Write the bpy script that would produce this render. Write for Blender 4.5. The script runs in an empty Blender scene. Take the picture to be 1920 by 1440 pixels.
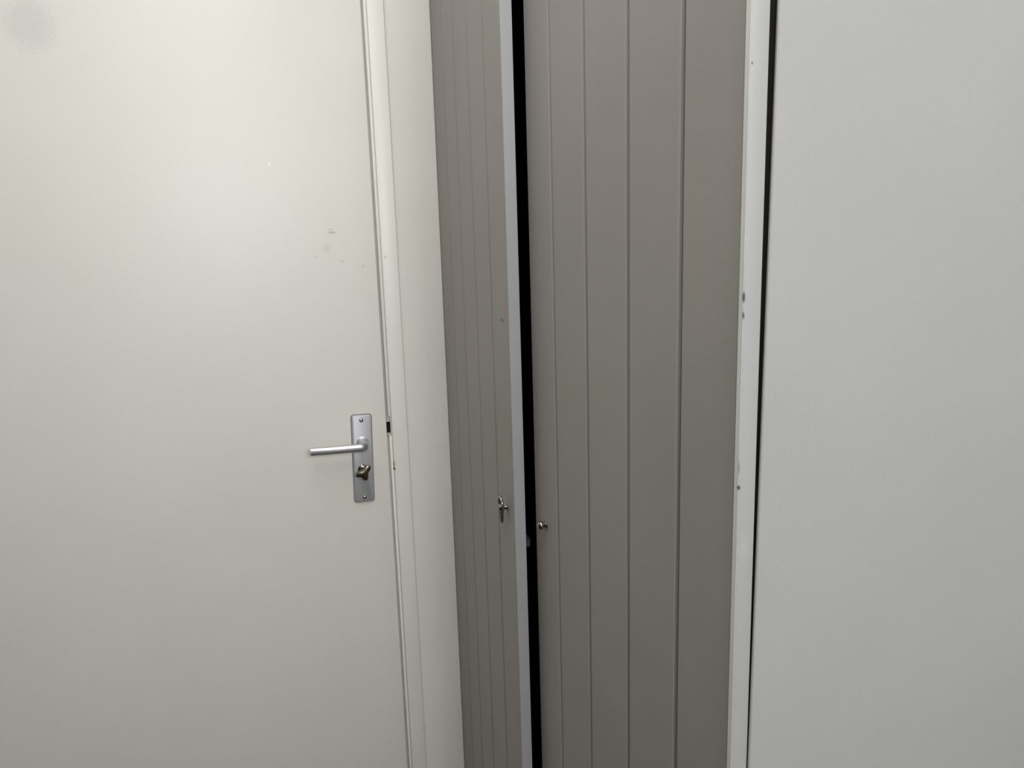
import bpy, bmesh, math
from mathutils import Vector, Matrix
S = bpy.context.scene
C = bpy.context.collection

# ------------------------------------------------------------------ camera
CAM_Z = 1.43
cam_d = bpy.data.cameras.new('camera')
cam = bpy.data.objects.new('camera', cam_d); C.objects.link(cam)
cam_d.sensor_fit = 'HORIZONTAL'; cam_d.sensor_width = 36.0
cam_d.lens = 36.0 * 1442.0 / 1920.0
cam_d.clip_start = 0.01
PITCH, ROLL, YAW = math.radians(10.808), math.radians(1.709), math.radians(17.785)
# looks along +Y turned YAW to the right, tipped PITCH down, rolled ROLL
cam.matrix_world = (Matrix.Translation((0, 0, CAM_Z)) @ Matrix.Rotation(-YAW, 4, 'Z')
                    @ Matrix.Rotation(math.pi/2 - PITCH, 4, 'X') @ Matrix.Rotation(-ROLL, 4, 'Z'))
S.camera = cam

# ------------------------------------------------------------------ light
S.view_settings.view_transform = 'Standard'
S.view_settings.look = 'None'
S.view_settings.gamma = 1.0
S.view_settings.use_curve_mapping = False
S.view_settings.exposure = 0.0
world = bpy.data.worlds.new('daylight'); S.world = world; world.use_nodes = True
bg = world.node_tree.nodes['Background']
bg.inputs[0].default_value = (0.80, 0.88, 1.0, 1); bg.inputs[1].default_value = 0.6
WIN = dict(x0=-0.20, x1=0.80, z0=1.80, z1=2.40, y=-1.9)           # the high window behind the camera
SKY = dict(x0=-0.30, x1=0.20, y0=-0.40, y1=1.00, z=2.45)          # the roof window overhead
sun_d = bpy.data.lights.new('window_daylight', 'AREA')
sun_d.shape = 'RECTANGLE'; sun_d.size = WIN['x1']-WIN['x0']; sun_d.size_y = WIN['z1']-WIN['z0']
sun_d.energy = 66; sun_d.color = (0.975, 0.99, 1.02)
sun = bpy.data.objects.new('window_daylight', sun_d); C.objects.link(sun)
sun.location = ((WIN['x0']+WIN['x1'])/2, WIN['y']-0.16, (WIN['z0']+WIN['z1'])/2)
sun.rotation_euler = (math.pi/2, 0, 0)                              # shines along +Y into the room
top_d = bpy.data.lights.new('roof_window_daylight', 'AREA')
top_d.shape = 'RECTANGLE'; top_d.size = SKY['x1']-SKY['x0']; top_d.size_y = SKY['y1']-SKY['y0']
top_d.energy = 13.2; top_d.color = (1.0, 0.99, 0.97)
top = bpy.data.objects.new('roof_window_daylight', top_d); C.objects.link(top)
top.location = ((SKY['x0']+SKY['x1'])/2, (SKY['y0']+SKY['y1'])/2, SKY['z']+.02)   # faces straight down

# ------------------------------------------------------------------ materials
def lin(c): return tuple(((v/255)/12.92 if v/255 <= 0.04045 else ((v/255+0.055)/1.055)**2.4) for v in c)
def mat(name, col, rough=0.5, metal=0.0, spec=0.4, mottle=0.0, mscale=6.0, bump=0.0, bscale=300.0, spots=(), tint=None, coat=0.0):
    m = bpy.data.materials.new(name); m.use_nodes = True
    nt = m.node_tree; n = nt.nodes; b = n['Principled BSDF']
    b.inputs['Roughness'].default_value = rough; b.inputs['Metallic'].default_value = metal
    b.inputs['Specular IOR Level'].default_value = spec
    b.inputs['Base Color'].default_value = (*col, 1)
    geo = n.new('ShaderNodeNewGeometry')
    src = None
    if mottle:
        nz = n.new('ShaderNodeTexNoise'); nz.inputs['Scale'].default_value = mscale
        nz.inputs['Detail'].default_value = 4; nt.links.new(geo.outputs['Position'], nz.inputs['Vector'])
        mx = n.new('ShaderNodeMix'); mx.data_type = 'RGBA'
        t = tint or tuple(v*(1-mottle) for v in col)
        mr = n.new('ShaderNodeMapRange'); mr.inputs[1].default_value = .35; mr.inputs[2].default_value = .65
        nt.links.new(nz.outputs['Fac'], mr.inputs[0]); nt.links.new(mr.outputs[0], mx.inputs['Factor'])
        mx.inputs['A'].default_value = (*col, 1); mx.inputs['B'].default_value = (*t, 1)
        src = mx.outputs['Result']
    # stains, chips and dents of the paint: (centre, radii, colour, softness, strength)
    wob = None
    for (ctr, rad, sc, soft, strength) in spots:
        if wob is None:
            wn = n.new('ShaderNodeTexNoise'); wn.inputs['Scale'].default_value = 160; wn.inputs['Detail'].default_value = 2
            nt.links.new(geo.outputs['Position'], wn.inputs['Vector'])
            wob = wn.outputs['Fac']
        sub = n.new('ShaderNodeVectorMath'); sub.operation = 'SUBTRACT'; sub.inputs[1].default_value = ctr
        nt.links.new(geo.outputs['Position'], sub.inputs[0])
        dv = n.new('ShaderNodeVectorMath'); dv.operation = 'DIVIDE'; dv.inputs[1].default_value = rad
        nt.links.new(sub.outputs[0], dv.inputs[0])
        ln = n.new('ShaderNodeVectorMath'); ln.operation = 'LENGTH'; nt.links.new(dv.outputs[0], ln.inputs[0])
        ad = n.new('ShaderNodeMath'); ad.operation = 'MULTIPLY_ADD'; ad.inputs[1].default_value = 0.9; ad.inputs[2].default_value = -0.45
        nt.links.new(wob, ad.inputs[0])
        sm = n.new('ShaderNodeMath'); sm.operation = 'ADD'
        nt.links.new(ln.outputs['Value'], sm.inputs[0]); nt.links.new(ad.outputs[0], sm.inputs[1])
        mr = n.new('ShaderNodeMapRange'); mr.interpolation_type = 'SMOOTHSTEP'
        mr.inputs[1].default_value = 1-soft; mr.inputs[2].default_value = 1+soft
        mr.inputs[3].default_value = strength; mr.inputs[4].default_value = 0
        nt.links.new(sm.outputs[0], mr.inputs[0])
        mx = n.new('ShaderNodeMix'); mx.data_type = 'RGBA'
        nt.links.new(mr.outputs[0], mx.inputs['Factor'])
        if src: nt.links.new(src, mx.inputs['A'])
        else: mx.inputs['A'].default_value = (*col, 1)
        mx.inputs['B'].default_value = (*sc, 1)
        src = mx.outputs['Result']
    if src: nt.links.new(src, b.inputs['Base Color'])
    if bump:
        nb = n.new('ShaderNodeTexNoise'); nb.inputs['Scale'].default_value = bscale; nb.inputs['Detail'].default_value = 3
        nt.links.new(geo.outputs['Position'], nb.inputs['Vector'])
        bp = n.new('ShaderNodeBump'); bp.inputs['Strength'].default_value = bump; bp.inputs['Distance'].default_value = 0.001
        nt.links.new(nb.outputs['Fac'], bp.inputs['Height']); nt.links.new(bp.outputs[0], b.inputs['Normal'])
    return m

DOORC = (0.765, 0.748, 0.678)
GRIME = (0.42, 0.40, 0.34)
DARK = (0.05, 0.045, 0.04)
M = {}
M['door'] = mat('door_paint', DOORC, .42, mottle=.03, mscale=3.5, bump=.12, bscale=220, spots=[
    ((-.309, 1.464, 1.781), (.032, .1, .036), (.60, .60, .58), .55, .6),
    ((.0334, 1.464, 1.568), (.0022, .1, .0028), (.9, .9, .87), .4, .9),
    ((.1321, 1.464, 1.4478), (.007, .1, .0020), GRIME, .6, .65),
    ((.131, 1.464, 1.4535), (.005, .1, .0012), GRIME, .6, .35),
    ((.1206, 1.464, 1.4204), (.006, .1, .007), GRIME, .7, .25),
    ((.147, 1.464, 1.395), (.004, .1, .003), GRIME, .7, .22),
    ((.185, 1.464, 1.385), (.003, .1, .004), GRIME, .7, .25),
    ((.100, 1.464, 1.405), (.004, .1, .003), GRIME, .7, .18)])
M['frame'] = mat('frame_paint', (0.84, 0.825, 0.76), .38, mottle=.03, mscale=5, bump=.1, bscale=200, spots=[
    ((.2195, 1.452, .9995), (.0016, .02, .006), GRIME, .5, .8),
    ((.2195, 1.452, .990), (.0022, .02, .0028), DARK, .5, .85),
    ((.226, 1.452, 1.40), (.002, .02, .003), GRIME, .6, .5)])
M['wall'] = mat('wall_paint', (0.79, 0.768, 0.705), .7, spec=.2, mottle=.04, mscale=4, bump=.25, bscale=260)
M['room_wall'] = mat('room_wall_paint', (0.40, 0.395, 0.375), .8, spec=.2, mottle=.03)
M['ceiling'] = mat('ceiling_paint', (0.80, 0.80, 0.78), .85, spec=.2, mottle=.02)
M['floor'] = mat('floor_laminate', (0.05, 0.040, 0.030), .45, mottle=.35, mscale=9)
LEAFC = (0.385, 0.355, 0.330)
M['leaf'] = mat('cupboard_paint', LEAFC, .5, spec=.3, mottle=.05, mscale=5, bump=.15, bscale=200, spots=[
    ((.3125, 1.0062, 1.3186), (.02, .0075, .0026), (.14, .11, .07), .4, .85),
    ((.3125, 0.985, 1.32), (.02, .0035, .0015), (.2, .17, .12), .4, .5)])
M['leaf_gap'] = mat('cupboard_joint', (0.12, 0.11, 0.095), .8, spec=.1, mottle=.2, mscale=30)
M['leaf_edge_cool'] = mat('cupboard_edge_cool_light', (0.385, 0.388, 0.39), .42, spec=.4, mottle=.05, mscale=9, bump=.1, bscale=200, spots=[  # planks' paint tinted cooler to imitate window light; the chips are wear
    ((.3265, .970, 1.6186), (.0016, .02, .007), DARK, .4, .9),
    ((.3265, .970, 1.6068), (.0012, .02, .003), DARK, .4, .9),
    ((.3265, .970, 1.640), (.0012, .02, .0025), DARK, .4, .6),
    ((.3265, .970, .9361), (.0018, .02, .008), DARK, .4, .75),
    ((.3265, .970, 1.205), (.0014, .02, .004), (.2, .2, .2), .4, .7),
    ((.3255, .970, .9561), (.0018, .02, .004), (.2, .2, .2), .4, .5)])
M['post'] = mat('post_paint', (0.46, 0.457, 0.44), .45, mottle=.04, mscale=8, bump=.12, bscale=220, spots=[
    ((.338, .488, 1.3816), (0.0012, .003, .0036), DARK, .5, .85),
    ((.338, .488, 1.3678), (0.0010, .003, .0026), DARK, .5, .8),
    ((.338, .488, 1.362), (.0004, .003, .0010), DARK, .5, .5),
    ((.338, .488, 1.2505), (.0005, .003, .0040), (.2, .19, .17), .5, .6),
    ((.338, .488, 1.2345), (0.0014, .003, .0018), DARK, .5, .85),
    ((.3395, .488, 1.5444), (.0008, .003, .0011), DARK, .5, .7),
    ((.344, .488, 1.183), (.006, .004, .010), (.52, .52, .50), .8, .5)])
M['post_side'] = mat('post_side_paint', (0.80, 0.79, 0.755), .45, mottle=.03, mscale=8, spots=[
    ((.338, .488, 1.3816), (.003, .0016, .0036), DARK, .5, .85),
    ((.338, .488, 1.3678), (.003, .0013, .0026), DARK, .5, .8),
    ((.338, .488, 1.2345), (.003, .0020, .0018), DARK, .5, .85),
    ((.338, .488, 1.2505), (.003, .0012, .0050), (.25, .24, .22), .5, .6)])
M['panel'] = mat('panel_paint', (0.457, 0.455, 0.447), .55, spec=.3, mottle=.03, mscale=6, bump=.2, bscale=240, spots=[
    ((.363, .484, 1.505), (.006, .01, .012), (.52, .47, .42), .8, .35)])
M['plate_shade'] = mat('plate_edge_shade', (0.17, 0.16, 0.13), .8, spec=.1, mottle=.2, mscale=60)  # shadow gap around the lock plate, put into a dark colour
M['rebate'] = mat('rebate_gap_shade', (0.42, 0.41, 0.365), .6, spec=.2, mottle=.1, mscale=20)  # darkened colour stands in for the shade in the door gap
M['casing_shade'] = mat('casing_edge_shade', (0.12, 0.11, 0.095), .8, spec=.1, mottle=.25, mscale=40)  # shadow line beside the casing, put into a dark colour
M['inside'] = mat('cupboard_inside', (0.012, 0.011, 0.010), .9, spec=.05, mottle=.2)
M['alu'] = mat('satin_aluminium', (0.66, 0.66, 0.67), .42, metal=1.0, mottle=.04, mscale=40, bump=.04, bscale=500)
M['plate'] = mat('anodised_plate', (0.50, 0.50, 0.515), .55, metal=.6, mottle=.05, mscale=25, bump=.05, bscale=400)
M['steel'] = mat('screw_steel', (0.55, 0.54, 0.52), .2, metal=1.0, mottle=.05)
M['brass'] = mat('dark_nickel_brass', (0.22, 0.18, 0.125), .27, metal=1.0, mottle=.3, mscale=90)  # darkened base stands in for reflections of dark surroundings
M['nickel'] = mat('dull_nickel', (0.42, 0.39, 0.33), .16, metal=1.0, mottle=.15, mscale=80)
M['dark_gap'] = mat('dark_recess', (0.02, 0.02, 0.015), .9, spec=.05, mottle=.2)
M['catch'] = mat('grey_catch', (0.065, 0.065, 0.06), .5, mottle=.1)
M['glass'] = None

# ------------------------------------------------------------------ helpers
def build(name, bm, m, parent=None, kind=None, label=None, cat=None, smooth=False, group=None):
    """links the bmesh (given in world coordinates) as one object, its origin in its middle"""
    bmesh.ops.recalc_face_normals(bm, faces=bm.faces)
    vs = [v.co for v in bm.verts]
    ctr = Vector([(min(v[i] for v in vs)+max(v[i] for v in vs))/2 for i in range(3)])
    bmesh.ops.translate(bm, verts=bm.verts, vec=-ctr)
    me = bpy.data.meshes.new(name); bm.to_mesh(me); bm.free()
    if smooth:
        me.polygons.foreach_set('use_smooth', [True]*len(me.polygons))
        try: me.set_sharp_from_angle(angle=math.radians(38))
        except Exception: pass
    me.materials.append(m)
    o = bpy.data.objects.new(name, me); C.objects.link(o)
    o.location = ctr
    if parent: attach(o, parent)
    if kind: o['kind'] = kind
    if label: o['label'] = label
    if cat: o['category'] = cat
    if group: o['group'] = group
    return o
WORLD = {}
def wloc(o):
    p = o.location.copy() if not o.parent else o.location + wloc(o.parent)
    return p
def attach(o, parent):
    loc = o.location.copy(); o.parent = parent; o.location = loc - wloc(parent)
def empty(name, loc, label=None, cat=None, kind=None, parent=None):
    o = bpy.data.objects.new(name, None); o.location = loc; o.empty_display_size = .1; C.objects.link(o)
    if parent: attach(o, parent)
    if label: o['label'] = label
    if cat: o['category'] = cat
    if kind: o['kind'] = kind
    return o
def box(x0, x1, y0, y1, z0, z1, bev=0.0, seg=2, bm=None):
    own = bmesh.new()
    vs = [own.verts.new((x, y, z)) for x in (x0, x1) for y in (y0, y1) for z in (z0, z1)]
    for f in ((0,1,3,2), (4,6,7,5), (0,4,5,1), (2,3,7,6), (0,2,6,4), (1,5,7,3)):
        own.faces.new([vs[i] for i in f])
    if bev: bmesh.ops.bevel(own, geom=own.edges[:], offset=bev, segments=seg, profile=.5, affect='EDGES')
    if bm is None: return own
    me = bpy.data.meshes.new('tmp'); own.to_mesh(me); own.free(); bm.from_mesh(me); bpy.data.meshes.remove(me)
    return bm
def prism(poly, z0, z1, bm=None):
    """vertical prism over a plan polygon"""
    bm = bm or bmesh.new()
    a = [bm.verts.new((x, y, z0)) for x, y in poly]; b = [bm.verts.new((x, y, z1)) for x, y in poly]
    n = len(poly)
    for i in range(n): bm.faces.new((a[i], a[(i+1) % n], b[(i+1) % n], b[i]))
    bm.faces.new(a[::-1]); bm.faces.new(b)
    return bm
def lathe(profile, origin, axis, seg=32, bm=None, up=Vector((0, 0, 1))):
    """profile (distance along axis, radius) turned about an axis"""
    bm = bm or bmesh.new(); axis = Vector(axis).normalized(); origin = Vector(origin)
    e1 = up.cross(axis).normalized(); e2 = axis.cross(e1)
    rings = []
    for d, r in profile:
        if r < 1e-6: rings.append([bm.verts.new(origin+axis*d)])
        else: rings.append([bm.verts.new(origin+axis*d+(e1*math.cos(t)+e2*math.sin(t))*r) for t in [2*math.pi*i/seg for i in range(seg)]])
    for A, B in zip(rings, rings[1:]):
        for i in range(seg):
            j = (i+1) % seg
            if len(A) == 1 and len(B) == 1: continue
            if len(A) == 1: bm.faces.new((A[0], B[i], B[j]))
            elif len(B) == 1: bm.faces.new((A[i], A[j], B[0]))
            else: bm.faces.new((A[i], A[j], B[j], B[i]))
    for R in (rings[0], rings[-1]):
        if len(R) > 1: bm.faces.new(R)
    return bm
def sweep(path, sections, bm=None, closed=False, seg=24, power=2.0, up=Vector((0, 0, 1))):
    """superellipse sections (half width across, half height along up) swept along a path"""
    bm = bm or bmesh.new(); rings = []; n = len(path)
    for i, p in enumerate(path):
        a = path[(i-1) % n] if closed or i else path[0]; b = path[(i+1) % n] if closed or i < n-1 else path[-1]
        t = (Vector(b)-Vector(a)).normalized(); side = t.cross(up).normalized(); u2 = side.cross(t)
        w, h = sections[i] if isinstance(sections, list) else sections
        ring = []
        for k in range(seg):
            th = 2*math.pi*k/seg; cx, sx = math.cos(th), math.sin(th)
            ring.append(bm.verts.new(Vector(p)+side*w*math.copysign(abs(cx)**(2/power), cx)+u2*h*math.copysign(abs(sx)**(2/power), sx)))
        rings.append(ring)
    m = n if closed else n-1
    for i in range(m):
        A, B = rings[i], rings[(i+1) % n]
        for k in range(seg): bm.faces.new((A[k], A[(k+1) % seg], B[(k+1) % seg], B[k]))
    if not closed: bm.faces.new(rings[0]); bm.faces.new(rings[-1])
    return bm

# ------------------------------------------------------------------ room shell
ROOM_X0, ROOM_X1, ROOM_Y0, ROOM_H = -3.5, 1.02, -1.9, 2.45
YD = 1.466                                                   # face of the wall with the room door
build('floor', box(ROOM_X0-.1, ROOM_X1+.1, ROOM_Y0-.1, 1.75, -.08, 0), M['floor'], kind='structure')
ce = bmesh.new(); cx0, cx1, cy0, cy1 = ROOM_X0-.1, ROOM_X1+.1, ROOM_Y0-.1, 1.75
box(cx0, SKY['x0'], cy0, cy1, ROOM_H, ROOM_H+.1, bm=ce); box(SKY['x1'], cx1, cy0, cy1, ROOM_H, ROOM_H+.1, bm=ce)
box(SKY['x0'], SKY['x1'], cy0, SKY['y0'], ROOM_H, ROOM_H+.1, bm=ce); box(SKY['x0'], SKY['x1'], SKY['y1'], cy1, ROOM_H, ROOM_H+.1, bm=ce)
build('ceiling', ce, M['ceiling'], kind='structure')
sf = bmesh.new(); t = .03
box(SKY['x0'], SKY['x0']+t, SKY['y0'], SKY['y1'], ROOM_H+.05, ROOM_H+.09, bm=sf); box(SKY['x1']-t, SKY['x1'], SKY['y0'], SKY['y1'], ROOM_H+.05, ROOM_H+.09, bm=sf)
box(SKY['x0']+t, SKY['x1']-t, SKY['y0'], SKY['y0']+t, ROOM_H+.05, ROOM_H+.09, bm=sf); box(SKY['x0']+t, SKY['x1']-t, SKY['y1']-t, SKY['y1'], ROOM_H+.05, ROOM_H+.09, bm=sf)
roofwin = build('window_2', sf, M['frame'], kind='structure')
build('wall_left', box(ROOM_X0-.1, ROOM_X0, ROOM_Y0-.1, 1.75, 0, ROOM_H), M['room_wall'], kind='structure')
build('wall_right', box(ROOM_X1, ROOM_X1+.1, ROOM_Y0-.1, 1.75, 0, ROOM_H), M['room_wall'], kind='structure')
DX0, DX1, DTOP = -.640, .218, 2.06                             # opening for the room door, with its frame
# wall with the door: left piece, right piece with a rounded plaster corner, head piece
wb = bmesh.new()
box(ROOM_X0, DX0, YD, 1.62, 0, ROOM_H, bm=wb)
r = .002; cx, cy = .3353-r, YD+r
arc = [(cx+r*math.sin(t), cy-r*math.cos(t)) for t in [math.pi/2*i/8 for i in range(9)]]
prism([(DX1+.006, 1.62), (DX1+.006, YD)] + arc + [(.3353, 1.62)], 0, ROOM_H, bm=wb)
box(DX0, DX1+.006, YD, 1.62, DTOP, ROOM_H, bm=wb)
build('wall_back', wb, M['wall'], kind='structure')
build('wall_alcove', box(.3353, ROOM_X1, 1.50, 1.62, 0, ROOM_H), M['wall'], kind='structure')
# wall behind the camera with its window
wf = bmesh.new(); y0, y1 = ROOM_Y0-.1, ROOM_Y0
box(ROOM_X0, WIN['x0'], y0, y1, 0, ROOM_H, bm=wf); box(WIN['x1'], ROOM_X1, y0, y1, 0, ROOM_H, bm=wf)
box(WIN['x0'], WIN['x1'], y0, y1, 0, WIN['z0'], bm=wf); box(WIN['x0'], WIN['x1'], y0, y1, WIN['z1'], ROOM_H, bm=wf)
build('wall_front', wf, M['room_wall'], kind='structure')
fr = bmesh.new(); t = .045
for a in ((WIN['x0'], WIN['x0']+t), (WIN['x1']-t, WIN['x1']), ((WIN['x0']+WIN['x1']-t)/2, (WIN['x0']+WIN['x1']+t)/2)):
    box(a[0], a[1], y0+.02, y0+.07, WIN['z0'], WIN['z1'], bm=fr)
for a in ((WIN['z0'], WIN['z0']+t), (WIN['z1']-t, WIN['z1'])):
    box(WIN['x0']+t, WIN['x1']-t, y0+.021, y0+.069, a[0], a[1], bm=fr)
win = build('window_1', fr, M['frame'], kind='structure')
gm = bpy.data.materials.new('window_glass'); gm.use_nodes = True; nt = gm.node_tree
nt.nodes.remove(nt.nodes['Principled BSDF'])
tr = nt.nodes.new('ShaderNodeBsdfTransparent'); gl = nt.nodes.new('ShaderNodeBsdfGlossy'); gl.inputs['Roughness'].default_value = .02
ms = nt.nodes.new('ShaderNodeMixShader'); ms.inputs[0].default_value = .05
nt.links.new(tr.outputs[0], ms.inputs[1]); nt.links.new(gl.outputs[0], ms.inputs[2])
nt.links.new(ms.outputs[0], nt.nodes['Material Output'].inputs[0])
xm = (WIN['x0']+WIN['x1'])/2
for a, b in ((WIN['x0']+t, xm-t/2), (xm+t/2, WIN['x1']-t)):
    build('pane', box(a, b, y0+.042, y0+.046, WIN['z0']+t, WIN['z1']-t), gm, win)
build('pane', box(SKY['x0']+.03, SKY['x1']-.03, SKY['y0']+.03, SKY['y1']-.03, ROOM_H+.068, ROOM_H+.072), gm, roofwin)
build('sill', box(WIN['x0']-.04, WIN['x1']+.04, y0+.07, y1+.10, WIN['z0']-.03, WIN['z0']), M['frame'], win)

# ------------------------------------------------------------------ door frame with its casing and stop bead
LATCH0, LATCH1 = 1.0565, 1.0955                                  # the cut-out for the latch in the stop bead
tb = box(.2194, .2495, 1.4545, YD-.0004, 0, 2.10, .0018)
trim = build('trim_1', tb, M['frame'], kind='structure', smooth=True, label='off-white door casing beside the lever handle of the plain door')
# lining board between casing and door, seen as a slim bead
for z0, z1 in ((0, LATCH0), (LATCH1, 2.06)):
    build('stop_bead', box(.2138, .2180, 1.4580, 1.50, z0, z1, .0012), M['frame'], trim, smooth=True)
build('latch_recess', box(.2106, .2182, 1.4720, 1.50, LATCH0, LATCH1), M['dark_gap'], trim)
build('strike_plate', box(.2106, .2180, 1.4625, 1.4715, LATCH1-.0115, LATCH1-.0002, .0006), M['post'], trim)
build('strike_plate', box(.2106, .2180, 1.4625, 1.4715, LATCH0+.0002, LATCH0+.0042, .0006), M['post'], trim)
build('frame_lining', box(.2181, .2192, 1.4606, 1.50, 0, 2.06), M['frame'], trim)
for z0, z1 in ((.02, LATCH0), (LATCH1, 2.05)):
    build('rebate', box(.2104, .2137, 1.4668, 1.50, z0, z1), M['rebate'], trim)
build('casing_shade_line', box(.2496, .2512, 1.4654, 1.4664, 0, 2.10), M['casing_shade'], trim)  # dark strip drawn for the shade along the casing's edge
t2 = build('trim_2', box(-.702, -.643, 1.4535, YD-.0004, 0, 2.10, .0018), M['frame'], kind='structure', smooth=True)
build('trim_3', box(-.702, .2495, 1.4535, YD-.0004, 2.1004, 2.16, .0018), M['frame'], kind='structure', smooth=True)

# ------------------------------------------------------------------ room door
DF = 1.461                                                      # its face
door = build('door_1', box(-.636, .2102, DF, DF+.04, .012, 2.045, .0024, 3), M['door'], kind='structure', smooth=True,
             label='plain flush off-white door with a silver lever handle')
# lock plate, tipped a little clockwise on the door
PC = Vector((.1602, DF, 1.0172)); TIP = math.radians(1.5)
def on_plate(dx, dz, dy=0):                                       # plate coordinates -> world
    return PC + Vector((dx*math.cos(TIP)+dz*math.sin(TIP), -dy, -dx*math.sin(TIP)+dz*math.cos(TIP)))
pw, ph, pr, pt = .0193, .0872, .0055, .0052
def rrect(w, h, r, n=6):
    out = []
    for (sx, sz, a0) in ((1, 1, 0), (-1, 1, 90), (-1, -1, 180), (1, -1, 270)):
        for i in range(n+1):
            a = math.radians(a0+90*i/n); out.append((sx*(w-r)+r*math.cos(a), sz*(h-r)+r*math.sin(a)))
    return out
pb = bmesh.new(); rings = []
for ins, d in ((0, 0), (0, pt-.0022), (.0006, pt-.0008), (.0018, pt)):
    rings.append([pb.verts.new(on_plate(x, z, d)) for x, z in rrect(pw-ins, ph-ins, pr-ins*.6)])
for A, B in zip(rings, rings[1:]):
    for i in range(len(A)): pb.faces.new((A[i], A[(i+1) % len(A)], B[(i+1) % len(A)], B[i]))
pb.faces.new(rings[0][::-1]); pb.faces.new(rings[-1])
plate = build('lock_plate', pb, M['plate'], door, smooth=True, label='silver rectangular lock plate')
gk = bmesh.new()
ga = [gk.verts.new(on_plate(x, z, -.0002)) for x, z in rrect(pw+.0009, ph+.0009, pr+.0006)]; gb = [gk.verts.new(on_plate(x, z, .0006)) for x, z in rrect(pw+.0009, ph+.0009, pr+.0006)]
for i in range(len(ga)): gk.faces.new((ga[i], ga[(i+1) % len(ga)], gb[(i+1) % len(ga)], gb[i]))
gk.faces.new(ga[::-1]); gk.faces.new(gb)
build('plate_shade_rim', gk, M['plate_shade'], plate, label='dark rim behind the lock plate, painted as its shadow gap')
for dz in (.0765, -.0770):
    o = on_plate(-.0006 if dz > 0 else 0.0004, dz, pt-.0002)
    build('screw', lathe([(0, .0042), (.0008, .0040), (.0020, .0030), (.0026, .0015), (.0028, 0)], o, (0, -1, 0), 20), M['steel'], plate, smooth=True)
# lever: rosette, neck, then a flat bar bending to the left
sp = on_plate(.0004, .0330, pt)
build('lever_rosette', lathe([(-.0004, .0118), (.0006, .0118), (.0008, .0108), (.0016, .0106), (.0022, .0100)], sp, (0, -1, 0), 36), M['alu'], plate, smooth=True)
lev = bmesh.new(); path = []; sec = []
x0, yb, z0 = sp.x, sp.y, sp.z
for d in (0, .008, .018, .029): path.append(Vector((x0, yb-d, z0))); sec.append((.0088, .0088))
R = .0105
for i in range(1, 9):
    a = math.pi/2*i/8
    path.append(Vector((x0-R*(1-math.cos(a)), yb-.029-R*math.sin(a), z0+.0005*i/8)))
    sec.append((.0088-.0030*i/8, .0088-.0012*i/8))
L = .0885
for i in range(1, 13):
    u = i/12
    path.append(Vector((x0-R-L*u, yb-.0395+.005*u*u, z0+.0005+.0006*u)))
    sec.append((.0058-.0016*u, .0076-.0004*u))
sweep(path, sec, lev, seg=28, power=2.5)
build('lever_handle', lev, M['alu'], plate, smooth=True, label='satin silver lever pointing left')
# thumb turn under the lever: round collar and a three-lobed knob
tc = on_plate(-.0008, -.0215, pt)
build('thumb_turn_collar', lathe([(-.0003, .0105), (.0012, .0105), (.0030, .0088), (.0034, .0070), (.0026, .0060)], tc, (0, -1, 0), 32), M['nickel'], plate, smooth=True)
tt = bmesh.new(); rings = []
for d, sc in ((.0018, .62), (.006, .70), (.010, 1.02), (.0175, 1.2), (.0215, 1.16)):
    ring = []
    for k in range(72):
        a = 2*math.pi*k/72
        rr = .0060
        for la, ll, lw in ((48, .0085, 30), (196, .0082, 30), (280, .0075, 30)):
            dd = (math.degrees(a)-la+180) % 360-180
            rr += ll*math.exp(-(dd/lw)**2)
        rr *= sc
        ring.append(tt.verts.new((tc.x+rr*math.cos(a), tc.y-d, tc.z+rr*math.sin(a))))
    rings.append(ring)
for A, B in zip(rings, rings[1:]):
    for i in range(72): tt.faces.new((A[i], A[(i+1) % 72], B[(i+1) % 72], B[i]))
tt.faces.new(rings[0][::-1])
ap = tt.verts.new((tc.x, tc.y-.0250, tc.z))
for i in range(72): tt.faces.new((rings[-1][i], rings[-1][(i+1) % 72], ap))
build('thumb_turn', tt, M['brass'], plate, smooth=True, label='dark brass thumb turn')

# ------------------------------------------------------------------ built-in cupboard
XC = .340                                                       # plane of the closed leaf
cup = empty('built_in_cupboard', (.36, .98, 0), 'tall grey-taupe plank cupboard in the corner, its far leaf ajar', 'cupboard')
TOPZ = 2.36
def leaf_frame(origin, direction):
    """origin: plan point of the free edge on the front face; direction: plan direction towards the hinge"""
    o = Vector(origin); d = Vector(direction).normalized()
    n = Vector((-d.y, d.x)) if (-d.y) < 0 else Vector((d.y, -d.x))            # outward, towards the room (-x)
    return lambda s, q: (o.x+d.x*s+n.x*q, o.y+d.y*s+n.y*q)
THICK, CORE = .0155, .0085
def make_leaf(fr, width, joints, s0, z0=.06, z1=TOPZ, gap=.0042, ch=.0028, ends=(0, 0)):
    """a core board with planks on its face; returns the core"""
    core = build('cupboard_door', prism([fr(s0, -THICK), fr(width, -THICK), fr(width, -CORE), fr(s0, -CORE)], z0, z1), M['leaf_gap'], cup)
    edges = [s0] + list(joints) + [width]
    for a, b in zip(edges, edges[1:]):
        a2 = a + (gap/2 if a in joints else 0); b2 = b - (gap/2 if b in joints else 0)
        poly = [fr(a2, -CORE+.0002), fr(a2, -ch), fr(a2+ch*.35, -ch*.35), fr(a2+ch, 0), fr(b2-ch, 0), fr(b2-ch*.35, -ch*.35), fr(b2, -ch), fr(b2, -CORE+.0002)]
        build('plank', prism(poly, z0, z1), M['leaf'], core)
    return core
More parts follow.
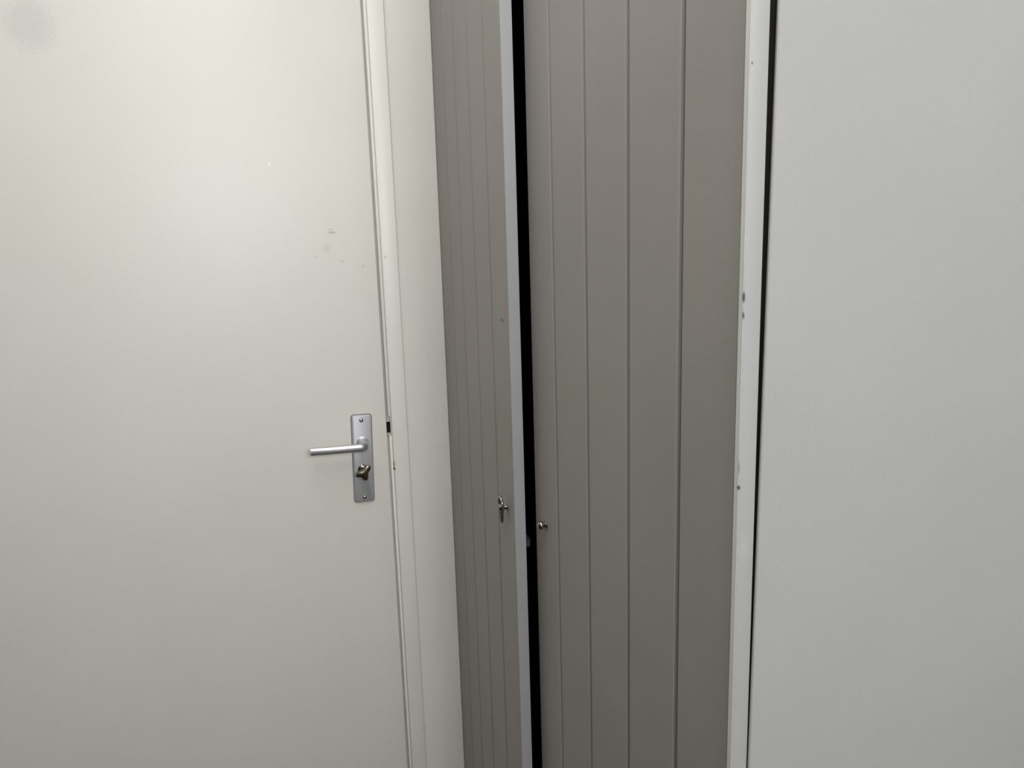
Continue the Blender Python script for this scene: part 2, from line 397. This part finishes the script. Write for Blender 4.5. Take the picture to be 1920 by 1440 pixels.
# far leaf, standing a few centimetres open
HX, HY, EX, EY = .3354, 1.466, .3093, .970
fl = leaf_frame((EX, EY), (HX-EX, HY-EY))
JL = [.0962, .1980, .2979, .3957]
far = make_leaf(fl, .508, JL, .0035)
far['label'] = 'far cupboard leaf of grey-taupe planks standing ajar'
build('edge_strip', prism([fl(0, -THICK), fl(.0033, -THICK), fl(.0033, -.0002), fl(.0016, 0), fl(.0005, -.0005), fl(0, -.0016)], .06, TOPZ), M['leaf_edge_cool'], far, label='blue-grey leaf edge, cool window light mixed into its colour')
n_l = Vector((*fl(0, 1),)) - Vector((*fl(0, 0),)); n3 = Vector((n_l.x, n_l.y, 0))
def at_l(s, q, z): p = fl(s, q); return Vector((p[0], p[1], z))
KZ = 1.0475
kb = at_l(.0405, 0, KZ)
kn = lathe([(-.0003, .0056), (.0008, .0056), (.0016, .0048), (.0022, .0032), (.0038, .0027), (.0048, .0034),
            (.0060, .0050), (.0086, .0057), (.0111, .0050), (.0128, .0034), (.0138, .0014), (.0140, 0)], kb, n3, 28)
build('knob', kn, M['nickel'], far, smooth=True, label='small nickel knob with an oval ring')
rg = []; dirl = Vector((fl(1, 0)[0]-fl(0, 0)[0], fl(1, 0)[1]-fl(0, 0)[1], 0))
rc = kb + n3*.0088
for i in range(40):
    a = 2*math.pi*i/40; z = math.sin(a)*(.0170 if math.sin(a) > 0 else .0215); w = math.cos(a)*.0095*(1.0 if z > 0 else .55)
    rg.append(rc + dirl*(w) + n3*(.0015*max(0, z)/.0195) + Vector((0, 0, z)))
build('ring_pull', sweep([tuple(p) for p in rg], (.0016, .0020), closed=True, seg=10, up=n3), M['nickel'], far, smooth=True)
cz = .9970
cb = bmesh.new()
prism([fl(.020, -THICK-.0002), fl(.052, -THICK-.0002), fl(.052, -THICK-.011), fl(.046, -THICK-.0135), fl(.026, -THICK-.0135), fl(.020, -THICK-.011)], cz-.005, cz+.004, cb)
build('catch', cb, M['catch'], far, label='small pale catch on the back of the leaf')
# near leaf, closed
nl = leaf_frame((XC, .9704), (0, -1))
JN = [.9704-v for v in (.8831, .7840, .6829, .5833)]
near = make_leaf(nl, .9704-.4955, JN, 0)
near['label'] = 'near closed cupboard leaf of five grey-taupe planks'
kr = lathe([(-.0003, .0058), (.0008, .0058), (.0016, .0050), (.0023, .0032), (.0028, .0028), (.0034, .0038),
            (.0048, .0053), (.0074, .0060), (.0100, .0053), (.0117, .0037), (.0127, .0015), (.0129, 0)], (XC,   .9273, 1.0465), (-1, 0, 0), 28)
build('knob', kr, M['nickel'], near, smooth=True, label='small round nickel knob')
# corner post, end panel of thin sheet, carcass
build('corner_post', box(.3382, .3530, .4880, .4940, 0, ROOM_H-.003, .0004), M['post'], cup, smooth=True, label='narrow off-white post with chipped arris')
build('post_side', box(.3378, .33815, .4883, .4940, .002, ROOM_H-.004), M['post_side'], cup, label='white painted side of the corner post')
pe = lambda z: .3555 + (z-1.315)*.0077
pn = bmesh.new()
vs = {}
for z in (.005, ROOM_H-.004):
    for x, k in ((pe(z), 0), (ROOM_X1-.003, 1)):
        for y in (.4842, .4877): vs[(z, k, y)] = pn.verts.new((x, y, z))
za, zb = .005, ROOM_H-.004; ya, yb2 = .4842, .4877
for f in ([(za,0,ya),(za,1,ya),(zb,1,ya),(zb,0,ya)], [(za,0,yb2),(zb,0,yb2),(zb,1,yb2),(za,1,yb2)], [(za,0,ya),(zb,0,ya),(zb,0,yb2),(za,0,yb2)],
          [(za,1,ya),(za,1,yb2),(zb,1,yb2),(zb,1,ya)], [(za,0,ya),(za,0,yb2),(za,1,yb2),(za,1,ya)], [(zb,0,ya),(zb,1,ya),(zb,1,yb2),(zb,0,yb2)]):
    pn.faces.new([vs[k] for k in f])
bmesh.ops.bevel(pn, geom=[e for e in pn.edges if abs(e.verts[0].co.z-e.verts[1].co.z) > 1], offset=.0009, segments=1, affect='EDGES')
build('side_panel', pn, M['panel'], cup, label='plain pale grey end panel, its edge slightly out of plumb')
build('batten', box(.3575, .3715, .4975, .512, .06, ROOM_H-.01), M['leaf_gap'], cup)
cc = bmesh.new()
box(.372, ROOM_X1-.004, .4960, .510, .004, ROOM_H-.004, bm=cc)            # near side
box(.372, ROOM_X1-.004, 1.484, 1.497, .004, ROOM_H-.004, bm=cc)           # far side
box(ROOM_X1-.016, ROOM_X1-.004, .511, 1.483, .004, ROOM_H-.004, bm=cc)    # back
box(.372, ROOM_X1-.017, .511, 1.483, .004, .05, bm=cc)                    # floor
box(.372, ROOM_X1-.017, .511, 1.483, TOPZ+.01, ROOM_H-.004, bm=cc)        # top
build('carcass', cc, M['inside'], cup)
build('plinth', box(.345, .365, .497, 1.46, .002, .056), M['post'], cup)
build('top_rail', box(.345, .365, .497, 1.46, TOPZ+.004, ROOM_H-.004), M['post'], cup)
